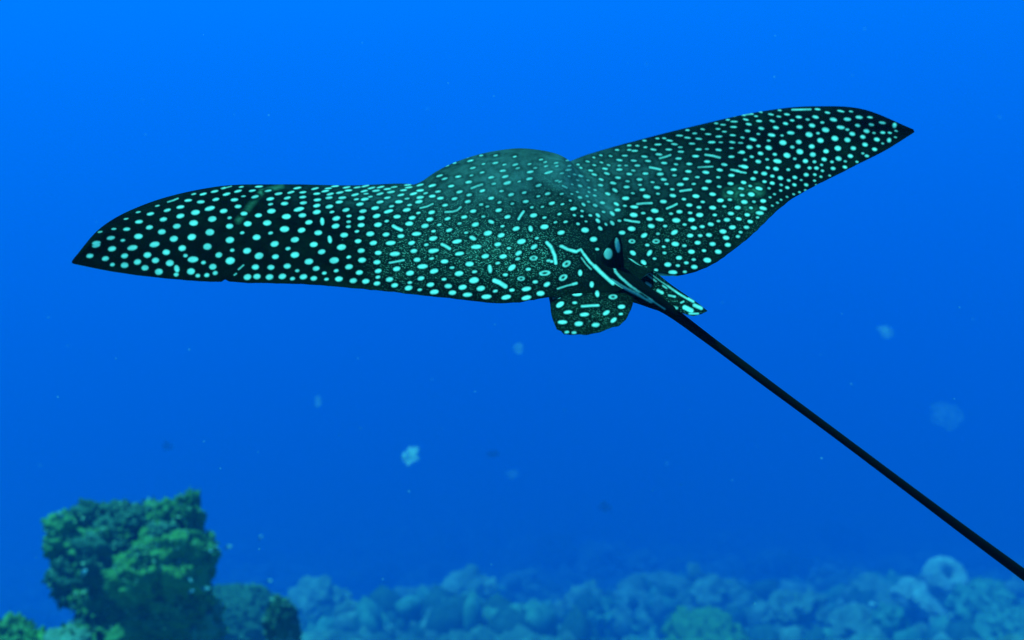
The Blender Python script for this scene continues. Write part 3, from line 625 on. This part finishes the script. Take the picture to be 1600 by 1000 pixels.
# mounds strewn over the slope, fading with distance
protos = []
for k in range(7):
    V, F_ = lump_verts(5, 40 + k, 1.5, .38, .05, .25 if k % 2 else 0)
    protos.append(mesh_from('coral_boulder', V * np.array([1, 1, .75]), F_, M_pale if k < 4 else (M_dark if k < 6 else M_teal)))
placed = []
tries = 0
while len(placed) < 130 and tries < 4000:
    tries += 1
    y = 15 + 40 * random.random() ** 1.4; x = random.uniform(-.62, .68) * (y / math.cos(.7)) 
    if x < -6 and y < 24: continue
    rr = random.uniform(.3, .95) * (1 + (y - 15) / 60)
    if any((x - a) ** 2 + (y - b_) ** 2 < (0.8 * (rr + c_)) ** 2 for a, b_, c_ in placed): continue
    placed.append((x, y, rr))
    kk = random.randrange(7); shade = ('pale', 'dark', 'teal')[0 if kk < 4 else (1 if kk < 6 else 2)]
    far = 'near the bottom edge' if y < 21 else ('half way up the reef' if y < 34 else 'far off, fading into blue')
    side_ = 'left of the middle' if x / y < -.2 else ('in the middle' if x / y < .28 else 'under the tail')
    lab = f'{shade} coral boulder {side_}, {far}'
    o = link('coral_boulder', protos[kk], lab, 'coral', f'{shade} boulders {side_}, {far}')
    x *= RS; y *= RS; rr *= RS
    o.location = (x, y, bed_z(x, y) + rr * .2); o.scale = (rr * random.uniform(.8, 1.3), rr * random.uniform(.8, 1.3), rr * random.uniform(.7, 1.4))
    o.rotation_euler = (random.uniform(-.4, .4), random.uniform(-.4, .4), random.uniform(0, 6.28))

# broken coral and rubble covering the slope between the boulders
rv, rf_, rm = [], [], []
iv, if_ = ico(1); iv = [Vector(v) for v in iv]
for k in range(5200):
    y = 13.5 + 30 * random.random() ** 1.7; x = random.uniform(-.66, .72) * y * 1.3
    if x < -5 and y < 17: continue
    g = random.choice((.10, .13, .16, .22, .34)) * random.uniform(.7, 1.3) * RS; n0 = len(rv)
    px_, py_ = x * RS, y * RS; base = Vector((px_, py_, bed_z(px_, py_) + g * .3)); o_ = Vector((k * 1.7, k * .3, 0)); st = Vector((random.uniform(.6, 1.5), random.uniform(.6, 1.5), random.uniform(.5, 1.9)))
    rot = Matrix.Rotation(random.uniform(0, 6.28), 3, 'Z') @ Matrix.Rotation(random.uniform(-.6, .6), 3, 'X')
    for v in iv:
        q_ = v * g * (1 + .55 * noise.noise(v * 1.4 + o_)); rv.append(base + rot @ Vector((q_.x * st.x, q_.y * st.y, q_.z * st.z)))
    rf_ += [tuple(i + n0 for i in f) for f in if_]; rm += [random.choices((0, 1, 2), (3, 4, 3))[0]] * len(if_)
rme = mesh_from('coral_rubble', rv, rf_, None)
for m in (M_pale, M_dark, M_teal): rme.materials.append(m)
rme.polygons.foreach_set('material_index', rm)
link('coral_rubble', rme, 'broken coral rubble covering the slope between the boulders', None, None, 'stuff')

# ------------------------------------------------------------------ small fish
M_fish, t2, b2 = new_mat('small_fish_skin')
tc2 = N(t2, 'ShaderNodeTexCoord'); sx = N(t2, 'ShaderNodeSeparateXYZ'); t2.links.new(tc2.outputs['Object'], sx.inputs[0])
rf = ramp(t2, [(0.0, (0.02, 0.04, 0.25)), (0.45, (0.05, 0.1, 0.4)), (0.6, (0.8, 0.85, 0.85)), (1.0, (0.85, 0.9, 0.9))])
ad = N(t2, 'ShaderNodeMath', operation='ADD'); ad.inputs[1].default_value = 0.62; t2.links.new(sx.outputs['X'], ad.inputs[0])
t2.links.new(ad.outputs[0], rf.inputs['Fac']); t2.links.new(rf.outputs['Color'], b2.inputs['Base Color'])
b2.inputs['Roughness'].default_value = .35
def fish_mesh():
    V, F_ = [], []; ns, k = 14, 12
    for i in range(ns):
        u = i / (ns - 1); x = .5 - u * .85; hgt = .24 * math.sin(math.pi * min(1, u * .94 + .03)) ** .7 + .015; wd = hgt * .42
        for j in range(k):
            a = 2 * math.pi * j / k; V.append((x, wd * math.cos(a), hgt * math.sin(a)))
    F_ = [(i * k + j, i * k + (j + 1) % k, (i + 1) * k + (j + 1) % k, (i + 1) * k + j) for i in range(ns - 1) for j in range(k)]
    F_ += [tuple(range(k))[::-1], tuple((ns - 1) * k + j for j in range(k))]
    def plate(pts):
        n = len(V); m = len(pts)
        for s in (-.012, .012): V.extend([(x, s, z) for x, z in pts])
        F_.append(tuple(n + i for i in range(m))); F_.append(tuple(n + m + i for i in reversed(range(m))))
        F_.extend([(n + i, n + m + i, n + m + (i + 1) % m, n + (i + 1) % m) for i in range(m)])
    plate([(-.32, .04), (-.58, .24), (-.5, 0), (-.58, -.24), (-.32, -.04)])
    plate([(.2, .2), (.0, .36), (-.22, .26), (-.2, .1)]); plate([(-.02, -.2), (-.14, -.32), (-.24, -.2), (-.2, -.08)])
    return mesh_from('small_fish', V, F_, M_fish)
fm = fish_mesh()
for (px, py, d, L, rz, lab) in [(357, 855, 2.85, 11, .4, 'small pale fish in open water right of the tall coral head'), (330, 861, 2.85, 9, 2.6, 'small pale fish at the right edge of the tall coral head'),
        (297, 906, 2.79, 10, -.5, 'small pale fish above the gap beside the dark mound, upper of two'), (299, 924, 2.79, 10, .9, 'small pale fish low in the gap beside the dark mound'), (322, 920, 2.67, 12, .3, 'small blue and white fish just above the left slope of the dark mound'),
        (407, 840, 2.98, 9, 1.2, 'small pale fish in open water above the dark mound'), (1365, 946, 16.5, 16, 2.5, 'small dark blue fish with a white head over the right reef'), (131, 894, 2.85, 13, 1.2, 'pale fish against the left face of the tall coral head'),
        (421, 908, 2.98, 9, .2, 'small pale fish hovering over the crusted coral knob')]:
    o = link('small_fish', fm, lab, 'fish', 'small fish over the reef'); d *= RS; o.location = at(px, py, d); s = L * d / FPX; o.scale = (s, s, s); o.rotation_euler = (0, random.uniform(-.4, .4), rz)

# ------------------------------------------------------------------ drifting jelly and flakes
def soft_mat(name, col, dens):
    m, t, b = new_mat(name)
    t.nodes.remove(b); o = t.nodes['Material Output']
    d_ = N(t, 'ShaderNodeBsdfDiffuse'); d_.inputs['Color'].default_value = (*col, 1)
    tl_ = N(t, 'ShaderNodeBsdfTranslucent'); tl_.inputs['Color'].default_value = (*col, 1)
    ms = N(t, 'ShaderNodeMixShader'); ms.inputs[0].default_value = .5
    t.links.new(d_.outputs[0], ms.inputs[1]); t.links.new(tl_.outputs[0], ms.inputs[2])
    tr_ = N(t, 'ShaderNodeBsdfTransparent'); m2 = N(t, 'ShaderNodeMixShader')
    lw = N(t, 'ShaderNodeLayerWeight'); lw.inputs['Blend'].default_value = .5
    mr = N(t, 'ShaderNodeMapRange'); mr.inputs['From Min'].default_value = 0; mr.interpolation_type = 'SMOOTHSTEP'; mr.inputs['From Max'].default_value = .5; mr.inputs['To Min'].default_value = dens; mr.inputs['To Max'].default_value = 0.02
    t.links.new(lw.outputs['Facing'], mr.inputs['Value']); t.links.new(mr.outputs[0], m2.inputs[0])
    t.links.new(tr_.outputs[0], m2.inputs[1]); t.links.new(ms.outputs[0], m2.inputs[2]); t.links.new(m2.outputs[0], o.inputs['Surface'])
    return m
M_jel = soft_mat('clear_jelly', (.8, .85, .9), .5); M_flk = soft_mat('drifting_flake', (.8, .85, .9), .2); M_fnt = soft_mat('faint_flake', (.8, .85, .9), .045); M_drk = soft_mat('dark_flake', (.02, .05, .08), .14)
V, F_ = ICO[4]; jv = []
for v in V:
    p = Vector(v); a = math.atan2(p.z, p.x)
    k = 1 + .12 * noise.noise(p * 2.2) + (.85 * max(0, math.cos(a - .75)) ** 14 + .5 * max(0, math.cos(a - 1.45)) ** 22 + .35 * max(0, math.cos(a + .15)) ** 20 + .2 * max(0, math.cos(a + 1.7)) ** 20)
    jv.append(p * k)
jm = mesh_from('drifting_jelly', [(v.x, v.y * .7, v.z) for v in jv], F_, M_jel)
o = link('drifting_jelly', jm, 'small translucent white jelly with short tentacles drifting below the ray', 'jellyfish'); o.location = at(639, 714, 4.0); s = 13.5 * 4.0 / FPX; o.scale = (s, s, s)
fl = []
for k in range(4):
    V2, F2 = lump_verts(4, 70 + k, 1.0, .45, .03)
    for m in (M_flk, M_fnt, M_drk): fl.append(mesh_from('drifting_flake', V2, F2, m))
def flake(px, py, d, rx, ry, m, lab, group='drifting flakes in the water'):
    o = link('drifting_flake', fl[random.randrange(4) * 3 + m], lab, 'flake', group); o.location = at(px, py, d); k = d / FPX; o.scale = (rx * k, rx * k, ry * k); o.rotation_euler = (random.uniform(-.3, .3), random.uniform(-.3, .3), random.uniform(0, 6))
flake(810, 544, 4.3, 8, 9, 0, 'pale rounded flake adrift just under the left wing root')
flake(1383, 519, 4.7, 11, 11, 0, 'soft round pale flake adrift right of the tail')
flake(497, 627, 4.7, 6, 11, 0, 'tall narrow pale flake adrift below the left wing')
flake(1482, 650, 4.0, 22, 18, 1, 'large faint flake far right beyond the tail')
flake(800, 741, 5.0, 9, 6, 1, 'faint flake adrift right of the jelly')
flake(262, 697, 5.0, 8, 8, 2, 'dark flake adrift above the tall coral head')
flake(770, 710, 5.0, 9, 7, 2, 'dark flake adrift between jelly and tail')
flake(945, 793, 5.0, 10, 8, 2, 'dark flake adrift low in the middle of the water')
for (x, y) in [(1283, 716), (742, 612), (640, 768), (295, 546), (1145, 750), (958, 458), (1247, 278), (405, 858), (768, 882), (318, 690), (598, 905), (925, 922), (1180, 943), (1330, 600), (1078, 640), (560, 560), (180, 560), (1500, 480), (1210, 120), (420, 180), (700, 130), (90, 620)]:
    flake(x + random.uniform(-1, 1), y, random.uniform(1.0, 1.9), random.uniform(1.2, 2.2), random.uniform(1.2, 2.2), 0, 'tiny pale speck adrift in the blue water', 'tiny specks in the water')
for k in range(48):
    r_ = random.uniform(.8, 1.5) if k % 6 else random.uniform(2, 4)
    flake(random.uniform(20, 1580), random.uniform(20, 900), random.uniform(.8, 3.5), r_, r_ * random.uniform(.7, 1.3), 0 if r_ < 2 else 1, 'tiny pale speck adrift in the blue water' if r_ < 2 else 'barely visible blurred speck adrift in the blue water', 'tiny specks in the water' if r_ < 2 else 'barely visible specks in the water')
